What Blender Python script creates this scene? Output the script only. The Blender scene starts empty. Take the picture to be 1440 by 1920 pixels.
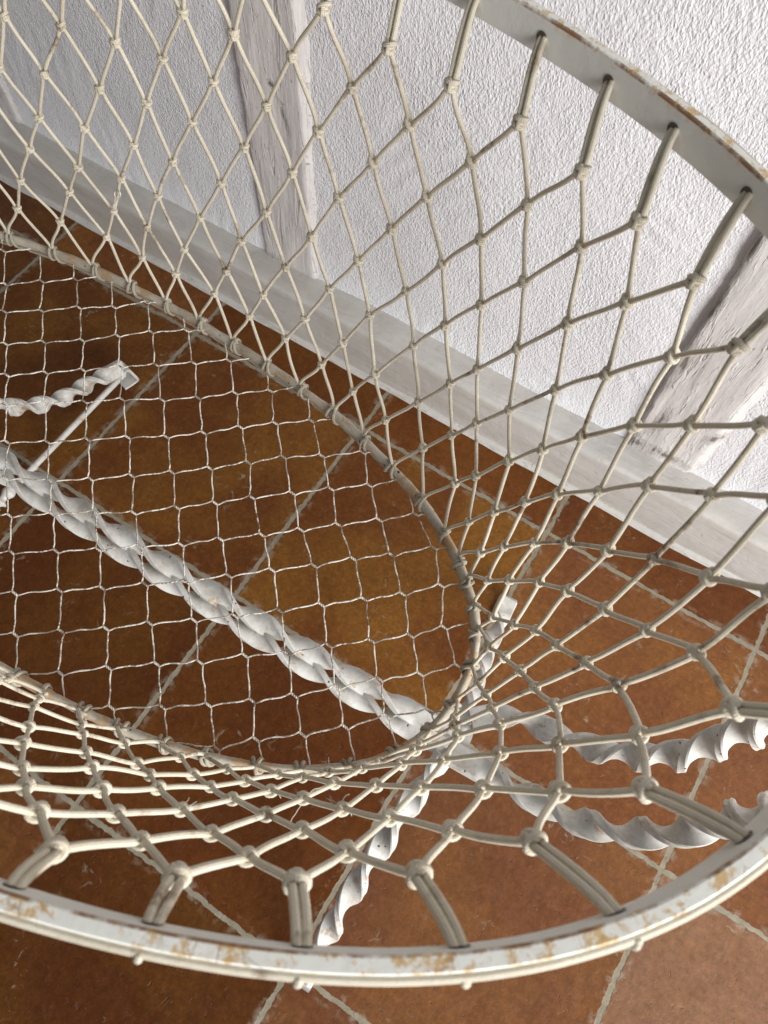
import bpy, math, random
from mathutils import Vector, Matrix, noise
random.seed(7)
sc = bpy.context.scene
col = sc.collection
PI = math.pi
NET=[[[-6698,3928,9512],[-6176,3805,9531],[-5732,3824,9517],[-5288,3863,9503],[-4823,3898,9490],[-4337,3926,9465],[-3880,3937,9464],[-3393,3938,9461],[-2823,3928,9440],[-2303,3868,9422],[-1818,3793,9421],[-1319,3716,9443],[-845,3551,9452],[-429,3370,9466],[-14,3139,9478],[320,2867,9481],[586,2522,9472],[776,2192,9476],[906,1761,9483],[952,1238,9437],[783,778,9413],[511,392,9392],[210,72,9395],[-144,-182,9410],[-513,-391,9413],[-929,-555,9431],[-1486,-664,9444],[-2032,-777,9443],[-2450,-889,9445],[-2775,-912,9457],[-3236,-945,9457],[-3697,-965,9457],[-4158,-975,9457],[-4619,-977,9457],[-5079,-976,9457],[-5540,-970,9457],[-6002,-954,9457],[-6463,-925,9457],[-6923,-882,9457],[-7382,-820,9457],[-7838,-737,9457],[-8289,-628,9457],[-8731,-488,9457],[-9159,-309,9457],[-9562,-80,9457],[-9922,210,9457],[-10208,572,9457],[-10385,995,9457],[-10449,1450,9457],[-10445,1910,9457],[-10345,2360,9457],[-10124,2764,9457],[-9807,3098,9457],[-9429,3364,9457],[-9016,3573,9457],[-8583,3738,9457],[-8138,3866,9457],[-7685,3966,9457],[-7228,4041,9457]],[[-6444,3679,9044],[-5955,3631,9029],[-5526,3726,9001],[-5076,3830,8984],[-4610,3913,8976],[-4099,3961,8945],[-3653,3976,8950],[-3159,3997,8968],[-2646,3972,8955],[-2138,3898,8938],[-1626,3828,8944],[-1145,3690,8954],[-703,3547,8966],[-291,3312,8972],[87,3084,8982],[357,2733,8974],[610,2406,8964],[766,1966,8969],[855,1577,8978],[789,1100,8935],[594,694,8910],[277,307,8892],[-59,-5,8899],[-398,-243,8906],[-812,-433,8926],[-1236,-571,8957],[-1743,-776,8963],[-2237,-901,8956],[-2671,-903,8954],[-3062,-825,8962],[-3503,-850,8962],[-3943,-863,8962],[-4383,-868,8962],[-4821,-869,8962],[-5260,-866,8962],[-5700,-857,8962],[-6141,-838,8962],[-6583,-807,8962],[-7024,-759,8962],[-7464,-693,8962],[-7901,-604,8962],[-8332,-488,8962],[-8752,-339,8962],[-9155,-148,8962],[-9527,94,8962],[-9846,397,8962],[-10082,763,8962],[-10217,1176,8962],[-10264,1610,8962],[-10229,2046,8962],[-10088,2459,8962],[-9842,2819,8962],[-9517,3116,8962],[-9142,3352,8962],[-8738,3538,8962],[-8318,3684,8962],[-7887,3798,8962],[-7451,3886,8962],[-7012,3952,8962]],[[-6772,3727,8532],[-6238,3610,8530],[-5771,3634,8490],[-5336,3810,8479],[-4866,3914,8468],[-4427,3963,8468],[-3957,3996,8450],[-3449,3999,8460],[-2957,3980,8471],[-2447,3944,8457],[-1946,3876,8455],[-1429,3749,8454],[-994,3572,8457],[-586,3406,8476],[-196,3176,8478],[108,2923,8484],[356,2593,8480],[571,2182,8477],[705,1780,8465],[699,1420,8472],[577,991,8436],[354,599,8412],[28,236,8403],[-306,-41,8405],[-663,-287,8416],[-1100,-462,8445],[-1541,-597,8476],[-2046,-695,8493],[-2520,-745,8485],[-2901,-716,8467],[-3324,-744,8467],[-3746,-760,8467],[-4166,-768,8467],[-4585,-770,8467],[-5003,-770,8467],[-5423,-766,8467],[-5844,-755,8467],[-6266,-734,8467],[-6690,-699,8467],[-7114,-647,8467],[-7536,-576,8467],[-7955,-482,8467],[-8367,-360,8467],[-8767,-204,8467],[-9148,-6,8467],[-9493,246,8467],[-9779,558,8467],[-9975,927,8467],[-10075,1331,8467],[-10104,1750,8467],[-10038,2167,8467],[-9863,2549,8467],[-9591,2873,8467],[-9256,3135,8467],[-8882,3343,8467],[-8487,3507,8467],[-8078,3637,8467],[-7662,3738,8467],[-7241,3815,8467]],[[-6555,3565,8045],[-6040,3558,7988],[-5663,3709,7997],[-5180,3857,7974],[-4733,3943,7973],[-4274,3979,7966],[-3741,3992,7959],[-3239,3971,7964],[-2764,3945,7972],[-2243,3915,7964],[-1726,3822,7961],[-1288,3652,7955],[-869,3442,7959],[-471,3266,7973],[-144,3022,7980],[138,2706,7983],[366,2348,7981],[520,1989,7966],[571,1625,7959],[526,1298,7961],[382,892,7934],[96,491,7918],[-213,163,7905],[-557,-89,7915],[-957,-314,7937],[-1378,-461,7963],[-1821,-613,7985],[-2308,-709,7988],[-2764,-713,7973],[-3158,-643,7963],[-3564,-665,7963],[-3967,-676,7963],[-4368,-681,7963],[-4768,-682,7963],[-5168,-680,7963],[-5570,-674,7963],[-5974,-660,7963],[-6380,-634,7963],[-6787,-595,7963],[-7194,-538,7963],[-7598,-461,7963],[-7999,-360,7963],[-8391,-230,7963],[-8769,-66,7963],[-9123,143,7963],[-9435,404,7963],[-9681,720,7963],[-9843,1081,7963],[-9925,1470,7963],[-9924,1871,7963],[-9823,2258,7963],[-9622,2605,7963],[-9341,2895,7963],[-9007,3130,7963],[-8641,3317,7963],[-8257,3465,7963],[-7862,3582,7963],[-7461,3673,7963],[-7056,3743,7963]],[[-6885,3580,7536],[-6405,3556,7542],[-5939,3660,7484],[-5494,3786,7491],[-5000,3882,7471],[-4571,3915,7473],[-4045,3946,7471],[-3514,3900,7460],[-3024,3890,7466],[-2534,3877,7473],[-2026,3829,7464],[-1575,3711,7458],[-1140,3477,7455],[-743,3278,7461],[-363,3099,7471],[-96,2813,7481],[139,2511,7483],[299,2187,7474],[415,1810,7456],[419,1479,7446],[336,1144,7450],[143,763,7435],[-140,404,7416],[-479,100,7416],[-842,-137,7435],[-1256,-325,7454],[-1670,-448,7475],[-2116,-567,7501],[-2590,-596,7492],[-2999,-557,7464],[-3389,-584,7464],[-3778,-600,7464],[-4165,-608,7464],[-4550,-610,7464],[-4935,-610,7464],[-5320,-608,7464],[-5707,-599,7464],[-6097,-581,7464],[-6488,-550,7464],[-6880,-505,7464],[-7271,-443,7464],[-7660,-360,7464],[-8043,-253,7464],[-8417,-118,7464],[-8776,54,7464],[-9107,269,7464],[-9393,536,7464],[-9610,854,7464],[-9746,1210,7464],[-9808,1591,7464],[-9777,1979,7464],[-9646,2344,7464],[-9421,2661,7464],[-9127,2922,7464],[-8792,3132,7464],[-8433,3300,7464],[-8059,3433,7464],[-7677,3539,7464],[-7289,3622,7464]],[[-6714,3529,7041],[-6264,3622,7018],[-5749,3731,6976],[-5295,3842,6985],[-4853,3862,6974],[-4342,3870,6976],[-3831,3844,6981],[-3315,3832,6966],[-2827,3843,6972],[-2352,3789,6974],[-1854,3726,6955],[-1380,3570,6953],[-991,3345,6949],[-586,3172,6957],[-296,2907,6968],[-67,2624,6973],[115,2356,6965],[270,2008,6956],[315,1683,6937],[272,1335,6932],[160,1030,6940],[-78,660,6933],[-398,309,6924],[-740,30,6926],[-1096,-166,6942],[-1490,-327,6954],[-1942,-444,6980],[-2377,-523,6987],[-2839,-548,6979],[-3222,-510,6960],[-3598,-533,6960],[-3973,-546,6960],[-4345,-552,6960],[-4717,-553,6960],[-5089,-552,6960],[-5462,-546,6960],[-5837,-532,6960],[-6213,-508,6960],[-6591,-472,6960],[-6968,-420,6960],[-7344,-351,6960],[-7716,-261,6960],[-8082,-147,6960],[-8437,-4,6960],[-8774,175,6960],[-9079,398,6960],[-9336,667,6960],[-9527,981,6960],[-9644,1330,6960],[-9677,1700,6960],[-9615,2066,6960],[-9460,2402,6960],[-9221,2691,6960],[-8927,2928,6960],[-8598,3120,6960],[-8248,3274,6960],[-7887,3398,6960],[-7517,3497,6960],[-7144,3574,6960]],[[-7024,3485,6523],[-6582,3546,6533],[-6074,3724,6507],[-5547,3797,6473],[-5105,3813,6477],[-4606,3792,6476],[-4078,3804,6478],[-3590,3761,6478],[-3076,3747,6469],[-2602,3704,6478],[-2147,3569,6480],[-1651,3546,6459],[-1213,3415,6443],[-819,3167,6449],[-507,2943,6459],[-278,2696,6464],[-95,2457,6457],[121,2141,6445],[181,1863,6431],[204,1523,6418],[114,1182,6421],[-50,858,6434],[-323,532,6435],[-660,237,6433],[-1006,-9,6429],[-1359,-182,6442],[-1753,-342,6454],[-2223,-396,6491],[-2673,-445,6491],[-3058,-446,6465],[-3423,-477,6465],[-3787,-497,6465],[-4150,-507,6465],[-4511,-511,6465],[-4873,-512,6465],[-5234,-508,6465],[-5597,-498,6465],[-5961,-479,6465],[-6326,-449,6465],[-6691,-406,6465],[-7055,-347,6465],[-7416,-272,6465],[-7773,-176,6465],[-8124,-57,6465],[-8462,92,6465],[-8781,275,6465],[-9069,501,6465],[-9306,772,6465],[-9478,1085,6465],[-9575,1433,6465],[-9578,1797,6465],[-9491,2148,6465],[-9310,2463,6465],[-9057,2727,6465],[-8759,2942,6465],[-8434,3117,6465],[-8094,3260,6465],[-7743,3375,6465],[-7385,3467,6465]],[[-6881,3517,6019],[-6356,3637,6017],[-5819,3776,5982],[-5313,3773,5955],[-4854,3791,5969],[-4337,3801,5975],[-3845,3770,5971],[-3361,3744,5973],[-2859,3680,5965],[-2406,3581,5972],[-1948,3476,5971],[-1477,3420,5940],[-1016,3255,5932],[-704,2977,5938],[-457,2761,5941],[-267,2563,5934],[-58,2285,5935],[50,2038,5914],[116,1710,5906],[92,1348,5901],[-38,1010,5910],[-248,694,5925],[-565,407,5930],[-895,173,5924],[-1272,-19,5928],[-1640,-148,5950],[-2085,-303,5975],[-2478,-378,5975],[-2910,-407,5970],[-3254,-420,5949],[-3607,-448,5949],[-3960,-466,5949],[-4313,-475,5949],[-4665,-479,5949],[-5017,-477,5949],[-5370,-469,5949],[-5723,-453,5949],[-6076,-427,5949],[-6429,-389,5949],[-6780,-339,5949],[-7130,-274,5949],[-7477,-192,5949],[-7819,-90,5949],[-8152,35,5949],[-8473,188,5949],[-8774,375,5949],[-9042,602,5949],[-9262,872,5949],[-9415,1184,5949],[-9483,1526,5949],[-9461,1874,5949],[-9350,2205,5949],[-9155,2496,5949],[-8899,2739,5949],[-8606,2939,5949],[-8291,3102,5949],[-7961,3237,5949],[-7622,3346,5949],[-7278,3436,5949]]]
HOLES=[[-6754,4175,9780],[-6267,4214,9780],[-5778,4237,9780],[-5289,4249,9780],[-4800,4253,9780],[-4311,4252,9780],[-3822,4244,9780],[-3333,4225,9780],[-2845,4193,9780],[-2358,4144,9780],[-1874,4075,9780],[-1393,3982,9780],[-931,3863,9780],[-496,3718,9780],[-12,3500,9780],[448,3204,9780],[832,2817,9780],[1086,2335,9780],[1178,1798,9780],[1167,1251,9780],[1031,724,9780],[765,301,9780],[396,-41,9780],[-12,-297,9780],[-436,-491,9780],[-862,-640,9780],[-1322,-763,9780],[-1788,-857,9780],[-2258,-929,9780],[-2731,-980,9780],[-3205,-1015,9780],[-3680,-1037,9780],[-4155,-1047,9780],[-4630,-1050,9780],[-5106,-1048,9780],[-5581,-1041,9780],[-6056,-1023,9780],[-6530,-992,9780],[-7003,-945,9780],[-7474,-880,9780],[-7941,-792,9780],[-8403,-678,9780],[-8855,-532,9780],[-9291,-344,9780],[-9702,-106,9780],[-10067,198,9780],[-10353,576,9780],[-10524,1017,9780],[-10577,1489,9780],[-10561,1964,9780],[-10450,2424,9780],[-10215,2835,9780],[-9882,3174,9780],[-9490,3441,9780],[-9064,3652,9780],[-8618,3816,9780],[-8161,3945,9780],[-7696,4044,9780],[-7227,4120,9780]]
HOOPPTS=[[-7184,3417,5475],[-6603,3529,5475],[-6059,3598,5475],[-5521,3638,5475],[-5015,3655,5475],[-4559,3657,5475],[-4070,3647,5475],[-3577,3619,5475],[-3099,3571,5475],[-2606,3498,5475],[-2165,3406,5475],[-1715,3282,5475],[-1262,3114,5475],[-898,2935,5475],[-645,2774,5475],[-469,2634,5475],[-284,2446,5475],[-139,2241,5475],[-6,1902,5475],[24,1568,5475],[-31,1206,5475],[-194,874,5475],[-452,583,5475],[-786,335,5475],[-1161,134,5475],[-1559,-27,5475],[-1937,-144,5475],[-2359,-247,5475],[-2750,-319,5475],[-3091,-368,5475],[-3434,-404,5475],[-3778,-430,5475],[-4122,-446,5475],[-4467,-453,5475],[-4811,-454,5475],[-5156,-449,5475],[-5500,-436,5475],[-5844,-414,5475],[-6187,-381,5475],[-6529,-337,5475],[-6869,-280,5475],[-7206,-209,5475],[-7540,-122,5475],[-7868,-16,5475],[-8188,112,5475],[-8495,267,5475],[-8785,454,5475],[-9044,681,5475],[-9253,954,5475],[-9383,1271,5475],[-9420,1613,5475],[-9377,1954,5475],[-9241,2269,5475],[-9028,2539,5475],[-8766,2763,5475],[-8475,2948,5475],[-8166,3100,5475],[-7846,3226,5475],[-7517,3331,5475]]
WIRE={"-8,-9":[-9764,1287],"-8,-8":[-9439,956],"-8,-7":[-9116,630],"-8,-6":[-8798,309],"-8,-5":[-8483,-7],"-7,-10":[-9746,1827],"-7,-9":[-9446,1537],"-7,-8":[-9121,1206],"-7,-7":[-8798,880],"-7,-6":[-8480,559],"-7,-5":[-8165,243],"-7,-4":[-7854,-68],"-7,-3":[-7546,-373],"-6,-11":[-9728,2367],"-6,-10":[-9428,2077],"-6,-9":[-9128,1787],"-6,-8":[-8803,1456],"-6,-7":[-8480,1130],"-6,-6":[-8162,809],"-6,-5":[-7847,493],"-6,-4":[-7536,182],"-6,-3":[-7228,-123],"-6,-2":[-6924,-423],"-5,-11":[-9410,2617],"-5,-10":[-9110,2327],"-5,-9":[-8810,2037],"-5,-8":[-8485,1706],"-5,-7":[-8162,1380],"-5,-6":[-7844,1059],"-5,-5":[-7529,743],"-5,-4":[-7218,432],"-5,-3":[-6910,127],"-5,-2":[-6606,-173],"-5,-1":[-6306,-469],"-4,-11":[-9092,2867],"-4,-10":[-8792,2577],"-4,-9":[-8492,2287],"-4,-8":[-8167,1956],"-4,-7":[-7844,1630],"-4,-6":[-7526,1309],"-4,-5":[-7211,993],"-4,-4":[-6900,682],"-4,-3":[-6592,377],"-4,-2":[-6288,77],"-4,-1":[-5988,-219],"-4,0":[-5691,-509],"-3,-11":[-8774,3117],"-3,-10":[-8474,2827],"-3,-9":[-8174,2537],"-3,-8":[-7849,2206],"-3,-7":[-7526,1880],"-3,-6":[-7208,1559],"-3,-5":[-6893,1243],"-3,-4":[-6582,932],"-3,-3":[-6274,627],"-3,-2":[-5970,327],"-3,-1":[-5670,31],"-3,0":[-5373,-259],"-3,1":[-5080,-543],"-2,-10":[-8129,3062],"-2,-9":[-7829,2772],"-2,-8":[-7503,2441],"-2,-7":[-7180,2115],"-2,-6":[-6861,1794],"-2,-5":[-6546,1478],"-2,-4":[-6234,1168],"-2,-3":[-5926,863],"-2,-2":[-5621,563],"-2,-1":[-5320,268],"-2,0":[-5023,-22],"-2,1":[-4729,-307],"-2,2":[-4439,-587],"-1,-10":[-7789,3299],"-1,-9":[-7489,3009],"-1,-8":[-7162,2678],"-1,-7":[-6839,2352],"-1,-6":[-6520,2032],"-1,-5":[-6204,1716],"-1,-4":[-5892,1406],"-1,-3":[-5583,1101],"-1,-2":[-5278,801],"-1,-1":[-4976,506],"-1,0":[-4678,216],"-1,1":[-4384,-68],"-1,2":[-4094,-348],"-1,3":[-3806,-622],"0,-10":[-7455,3538],"0,-9":[-7155,3248],"0,-8":[-6786,2891],"0,-7":[-6495,2582],"0,-6":[-6169,2254],"0,-5":[-5848,1963],"0,-4":[-5582,1664],"0,-3":[-5262,1349],"0,-2":[-4988,1035],"0,-1":[-4638,746],"0,0":[-4349,462],"0,1":[-4039,175],"0,2":[-3756,-119],"0,3":[-3466,-381],"1,-9":[-6827,3489],"1,-8":[-6465,3154],"1,-7":[-6179,2830],"1,-6":[-5845,2514],"1,-5":[-5529,2216],"1,-4":[-5264,1914],"1,-3":[-4928,1584],"1,-2":[-4604,1258],"1,-1":[-4305,989],"1,0":[-4007,710],"1,1":[-3696,422],"1,2":[-3408,129],"1,3":[-3139,-166],"1,4":[-2846,-406],"2,-9":[-6504,3733],"2,-8":[-6151,3374],"2,-7":[-5856,3091],"2,-6":[-5518,2775],"2,-5":[-5213,2459],"2,-4":[-4925,2162],"2,-3":[-4605,1835],"2,-2":[-4274,1503],"2,-1":[-3978,1234],"2,0":[-3673,947],"2,1":[-3360,659],"2,2":[-3078,373],"2,3":[-2807,105],"2,4":[-2548,-157],"2,5":[-2235,-424],"3,-8":[-5858,3649],"3,-7":[-5516,3319],"3,-6":[-5214,3031],"3,-5":[-4904,2715],"3,-4":[-4603,2407],"3,-3":[-4271,2078],"3,-2":[-3955,1756],"3,-1":[-3658,1445],"3,0":[-3357,1186],"3,1":[-3048,912],"3,2":[-2766,635],"3,3":[-2467,365],"3,4":[-2181,101],"3,5":[-1929,-106],"4,-7":[-5235,3562],"4,-6":[-4927,3266],"4,-5":[-4594,2955],"4,-4":[-4262,2632],"4,-3":[-3941,2310],"4,-2":[-3625,2009],"4,-1":[-3336,1719],"4,0":[-3036,1422],"4,1":[-2747,1152],"4,2":[-2442,881],"4,3":[-2150,598],"4,4":[-1855,337],"4,5":[-1554,64],"4,6":[-1312,-184],"5,-7":[-4913,3823],"5,-6":[-4604,3499],"5,-5":[-4285,3211],"5,-4":[-3964,2878],"5,-3":[-3643,2561],"5,-2":[-3311,2252],"5,-1":[-3022,1966],"5,0":[-2746,1685],"5,1":[-2440,1422],"5,2":[-2143,1130],"5,3":[-1840,868],"5,4":[-1534,577],"5,5":[-1299,323],"5,6":[-998,69],"6,-6":[-4288,3756],"6,-5":[-3980,3448],"6,-4":[-3670,3155],"6,-3":[-3355,2829],"6,-2":[-3026,2529],"6,-1":[-2740,2215],"6,0":[-2422,1937],"6,1":[-2115,1692],"6,2":[-1808,1396],"6,3":[-1519,1104],"6,4":[-1237,824],"6,5":[-975,574],"6,6":[-689,324],"7,-5":[-3671,3697],"7,-4":[-3348,3368],"7,-3":[-3079,3074],"7,-2":[-2763,2777],"7,-1":[-2440,2484],"7,0":[-2123,2201],"7,1":[-1805,1946],"7,2":[-1511,1663],"7,3":[-1227,1370],"7,4":[-945,1092],"7,5":[-687,834],"7,6":[-386,581],"8,-4":[-3063,3646],"8,-3":[-2759,3310],"8,-2":[-2430,3010],"8,-1":[-2141,2752],"8,0":[-1849,2462],"8,1":[-1517,2220],"8,2":[-1205,1931],"8,3":[-922,1615],"8,4":[-660,1361],"8,5":[-427,1111],"8,6":[-89,840],"9,-3":[-2462,3602],"9,-2":[-2099,3289],"9,-1":[-1827,3001],"9,0":[-1544,2732],"9,1":[-1231,2466],"9,2":[-915,2176],"9,3":[-641,1857],"9,4":[-374,1609],"9,5":[-127,1360],"9,6":[203,1102],"10,-2":[-1870,3566],"10,-1":[-1563,3273],"10,0":[-1259,2985],"10,1":[-905,2766],"10,2":[-654,2455],"10,3":[-414,2108],"10,4":[-117,1857],"10,5":[206,1622],"10,6":[489,1365],"11,0":[-982,3250],"11,1":[-681,2967],"11,2":[-384,2690],"11,3":[-90,2417],"11,4":[200,2150],"11,5":[486,1888]}
RIM=(-0.46980,0.16015,0.58796,0.26513,2.5031)
ROD=(-0.46980,0.16015,0.47223,0.20560,2.2186)
ZROD=0.54750
CAM_R=[0.8447681, 0.5342807, 0.0301817]
CAM_U=[-0.4960983, 0.7607558, 0.4184939]
CAM_V=[-0.2006323, 0.3685034, -0.907718]
FPX=1410.908
TILE=(-0.80363,0.62924,0.39890)
YW=0.73401

# ---------------------------------------------------------------- camera
cam_d = bpy.data.cameras.new('camera'); cam = bpy.data.objects.new('camera', cam_d); col.objects.link(cam)
_r, _u, _v = Vector(CAM_R), Vector(CAM_U), Vector(CAM_V)
_m = Matrix.Identity(4)
for _i in range(3):
    _m[_i][0] = _r[_i]; _m[_i][1] = _u[_i]; _m[_i][2] = -_v[_i]
_m[0][3], _m[1][3], _m[2][3] = 0, 0, 1.24
cam.matrix_world = _m
cam_d.sensor_fit = 'VERTICAL'; cam_d.sensor_height = 36; cam_d.sensor_width = 27
cam_d.lens = FPX / 1920 * 36
cam_d.clip_start = .01; cam_d.clip_end = 60
cam_d.dof.use_dof = True; cam_d.dof.focus_distance = .80; cam_d.dof.aperture_fstop = cam_d.lens / 1.5
sc.camera = cam
# ---------------------------------------------------------------- light
w = bpy.data.worlds.new('World'); sc.world = w; w.use_nodes = True
bg = w.node_tree.nodes['Background']; bg.inputs[1].default_value = 1.0
_n = w.node_tree.nodes; _l = w.node_tree.links
_tc = _n.new('ShaderNodeTexCoord'); _sx = _n.new('ShaderNodeSeparateXYZ'); _l.new(_tc.outputs['Generated'], _sx.inputs[0])
_mr = _n.new('ShaderNodeMapRange'); _mr.interpolation_type = 'SMOOTHSTEP'; _l.new(_sx.outputs[1], _mr.inputs[0])   # the room behind the photographer is brighter
_mr.inputs[1].default_value = -.9; _mr.inputs[2].default_value = .2; _mr.inputs[3].default_value = .31; _mr.inputs[4].default_value = .115
_mx = _n.new('ShaderNodeVectorMath'); _mx.operation = 'SCALE'; _mx.inputs[0].default_value = (.93, .97, 1.03); _l.new(_mr.outputs[0], _mx.inputs[3]); _l.new(_mx.outputs[0], bg.inputs[0])
def area(name, loc, target, sx, sy, power, color):
    l = bpy.data.lights.new(name, 'AREA'); l.shape = 'RECTANGLE'; l.size = sx; l.size_y = sy
    l.energy = power; l.color = color
    o = bpy.data.objects.new(name, l); col.objects.link(o); o.location = loc
    o.rotation_euler = (Vector(target) - Vector(loc)).to_track_quat('-Z', 'Y').to_euler()
    return o
area('window_light', (2.6, -.86, 1.36), (-.1, .25, .75), 1.7, 1.9, 172, (.985, .995, 1.0))
sc.view_settings.view_transform = 'Standard'; sc.view_settings.look = 'None'
sc.view_settings.exposure = 0; sc.view_settings.gamma = 1
sc.render.engine = 'CYCLES'

# ---------------------------------------------------------------- helpers
class MB:
    def __init__(s): s.v = []; s.f = []; s.uv = []; s.mi = []
    def face(s, idx, uv, m=0): s.f.append(idx); s.uv.append(uv); s.mi.append(m)
    def tube(s, pts, rad, n=8, cap=True, squash=None, v0=0.0, m=0):
        """tube along pts; rad number or list; squash=(width_dir_fn) not used"""
        pts = [Vector(p) for p in pts]; L = len(pts)
        if not hasattr(rad, '__len__'): rad = [rad] * L
        t0 = (pts[1] - pts[0]).normalized()
        ref = Vector((0, 0, 1)) if abs(t0.z) < .9 else Vector((1, 0, 0))
        nrm = t0.cross(ref).normalized(); base = len(s.v); vl = v0; vs = []
        for i, p in enumerate(pts):
            t = (pts[min(i+1, L-1)] - pts[max(i-1, 0)])
            t = t.normalized() if t.length > 1e-9 else t0
            nrm = (nrm - t * nrm.dot(t)).normalized(); b = t.cross(nrm)
            if i: vl += (pts[i] - pts[i-1]).length
            vs.append(vl)
            for k in range(n):
                a = 2 * PI * k / n
                s.v.append(p + (nrm * math.cos(a) + b * math.sin(a)) * rad[i])
        for i in range(L-1):
            for k in range(n):
                k2 = (k+1) % n
                s.face((base+i*n+k, base+i*n+k2, base+(i+1)*n+k2, base+(i+1)*n+k),
                       ((k/n, vs[i]), ((k+1)/n, vs[i]), ((k+1)/n, vs[i+1]), (k/n, vs[i+1])), m)
        if cap:
            s.face(tuple(base+k for k in reversed(range(n))), tuple((.5, vs[0]) for _ in range(n)), m)
            s.face(tuple(base+(L-1)*n+k for k in range(n)), tuple((.5, vs[-1]) for _ in range(n)), m)
        return vl
    def loopsweep(s, frames, prof, closed=True, m=0):
        """frames: list of (origin, xdir, ydir); prof: 2d points. swept"""
        n = len(prof); base = len(s.v); L = len(frames); vs = [0]
        for i, (o, x, y) in enumerate(frames):
            if i: vs.append(vs[-1] + (o - frames[i-1][0]).length)
            for (a, b) in prof: s.v.append(o + x*a + y*b)
        last = L if closed else L-1
        for i in range(last):
            j = (i+1) % L; vj = vs[i+1] if i+1 < L else vs[-1] + .01
            for k in range(n):
                k2 = (k+1) % n
                s.face((base+i*n+k, base+i*n+k2, base+j*n+k2, base+j*n+k),
                       ((k/n, vs[i]), ((k+1)/n, vs[i]), ((k+1)/n, vj), (k/n, vj)), m)
        if not closed:
            s.face(tuple(base+k for k in reversed(range(n))), tuple((0, 0) for _ in range(n)), m)
            s.face(tuple(base+(L-1)*n+k for k in range(n)), tuple((0, 0) for _ in range(n)), m)
    def grid(s, P, m=0):
        """P[i][j] Vectors"""
        base = len(s.v); I = len(P); Jn = len(P[0])
        for r in P:
            for p in r: s.v.append(p)
        for i in range(I-1):
            for j in range(Jn-1):
                s.face((base+i*Jn+j, base+(i+1)*Jn+j, base+(i+1)*Jn+j+1, base+i*Jn+j+1), ((0, 0),)*4, m)
    def torus(s, c, ax, rx, ry, xdir, r, n=14, k=7):
        ax = ax.normalized(); xdir = (xdir - ax*xdir.dot(ax)).normalized(); y = ax.cross(xdir)
        fr = []
        for i in range(n):
            a = 2*PI*i/n
            o = c + xdir*math.cos(a)*rx + y*math.sin(a)*ry
            e = (xdir*math.cos(a)*ry + y*math.sin(a)*rx).normalized()
            fr.append((o, e, ax))
        s.loopsweep(fr, [(r*math.cos(2*PI*q/k), r*math.sin(2*PI*q/k)) for q in range(k)])
    def blob(s, c, x, y, z, n=8, m_=6):
        base = len(s.v)
        for i in range(1, m_):
            th = PI*i/m_
            for k in range(n):
                a = 2*PI*k/n
                s.v.append(c + x*math.sin(th)*math.cos(a) + y*math.sin(th)*math.sin(a) + z*math.cos(th))
        top = len(s.v); s.v.append(c+z); bot = len(s.v); s.v.append(c-z)
        for i in range(m_-2):
            for k in range(n):
                k2 = (k+1) % n
                s.face((base+i*n+k, base+(i+1)*n+k, base+(i+1)*n+k2, base+i*n+k2), ((k/n, i*.002), (k/n, (i+1)*.002), ((k+1)/n, (i+1)*.002), ((k+1)/n, i*.002)))
        for k in range(n):
            k2 = (k+1) % n
            s.face((top, base+k, base+k2), ((0, 0),)*3)
            s.face((bot, base+(m_-2)*n+k2, base+(m_-2)*n+k), ((0, 0),)*3)
    def build(s, name, mat, parent=None, smooth=True, sharp=None, origin=None):
        me = bpy.data.meshes.new(name)
        o0 = Vector(origin) if origin is not None else Vector((0, 0, 0))
        me.from_pydata([tuple(Vector(p) - o0) for p in s.v], [], s.f)
        uvl = me.uv_layers.new(name='UVMap'); flat = []
        for u in s.uv:
            for q in u: flat += [q[0], q[1]]
        uvl.data.foreach_set('uv', flat)
        mats = mat if isinstance(mat, (list, tuple)) else [mat]
        for mm in mats: me.materials.append(mm)
        if len(mats) > 1: me.polygons.foreach_set('material_index', s.mi)
        me.polygons.foreach_set('use_smooth', [smooth]*len(me.polygons))
        me.update()
        if sharp is not None: me.set_sharp_from_angle(angle=math.radians(sharp))
        o = bpy.data.objects.new(name, me); col.objects.link(o); o.location = o0
        if parent:
            o.parent = parent
            ploc = parent.matrix_world.translation if parent.parent is None else None
            o.location = o0 - world_loc(parent)
        return o
def world_loc(o):
    p = Vector((0, 0, 0))
    while o: p += o.location; o = o.parent
    return p
def empty(name, loc, label=None, cat=None, group=None):
    o = bpy.data.objects.new(name, None); col.objects.link(o); o.location = loc; o.empty_display_size = .05
    if label: o['label'] = label
    if cat: o['category'] = cat
    if group: o['group'] = group
    return o
def hermite(a, b, ta, tb, n):
    out = []
    for i in range(n+1):
        t = i/n; t2, t3 = t*t, t*t*t
        out.append(a*(2*t3-3*t2+1) + ta*(t3-2*t2+t) + b*(-2*t3+3*t2) + tb*(t3-t2))
    return out
def catmull(pts, per=8):
    P = [Vector(p) for p in pts]; P = [P[0]*2-P[1]] + P + [P[-1]*2-P[-2]]; out = []
    for i in range(1, len(P)-2):
        for k in range(per):
            t = k/per; a, b, c, d = P[i-1], P[i], P[i+1], P[i+2]
            out.append(.5*((2*b) + (c-a)*t + (2*a-5*b+4*c-d)*t*t + (3*b-a-3*c+d)*t**3))
    out.append(P[-2]); return out
def resample(pts, step):
    s = [0]
    for i in range(1, len(pts)): s.append(s[-1] + (pts[i]-pts[i-1]).length)
    n = max(2, int(s[-1]/step)); out = []; j = 0
    for k in range(n+1):
        d = s[-1]*k/n
        while j < len(s)-2 and s[j+1] < d: j += 1
        t = (d-s[j])/max(s[j+1]-s[j], 1e-9); out.append(pts[j].lerp(pts[j+1], min(max(t, 0), 1)))
    return out

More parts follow.
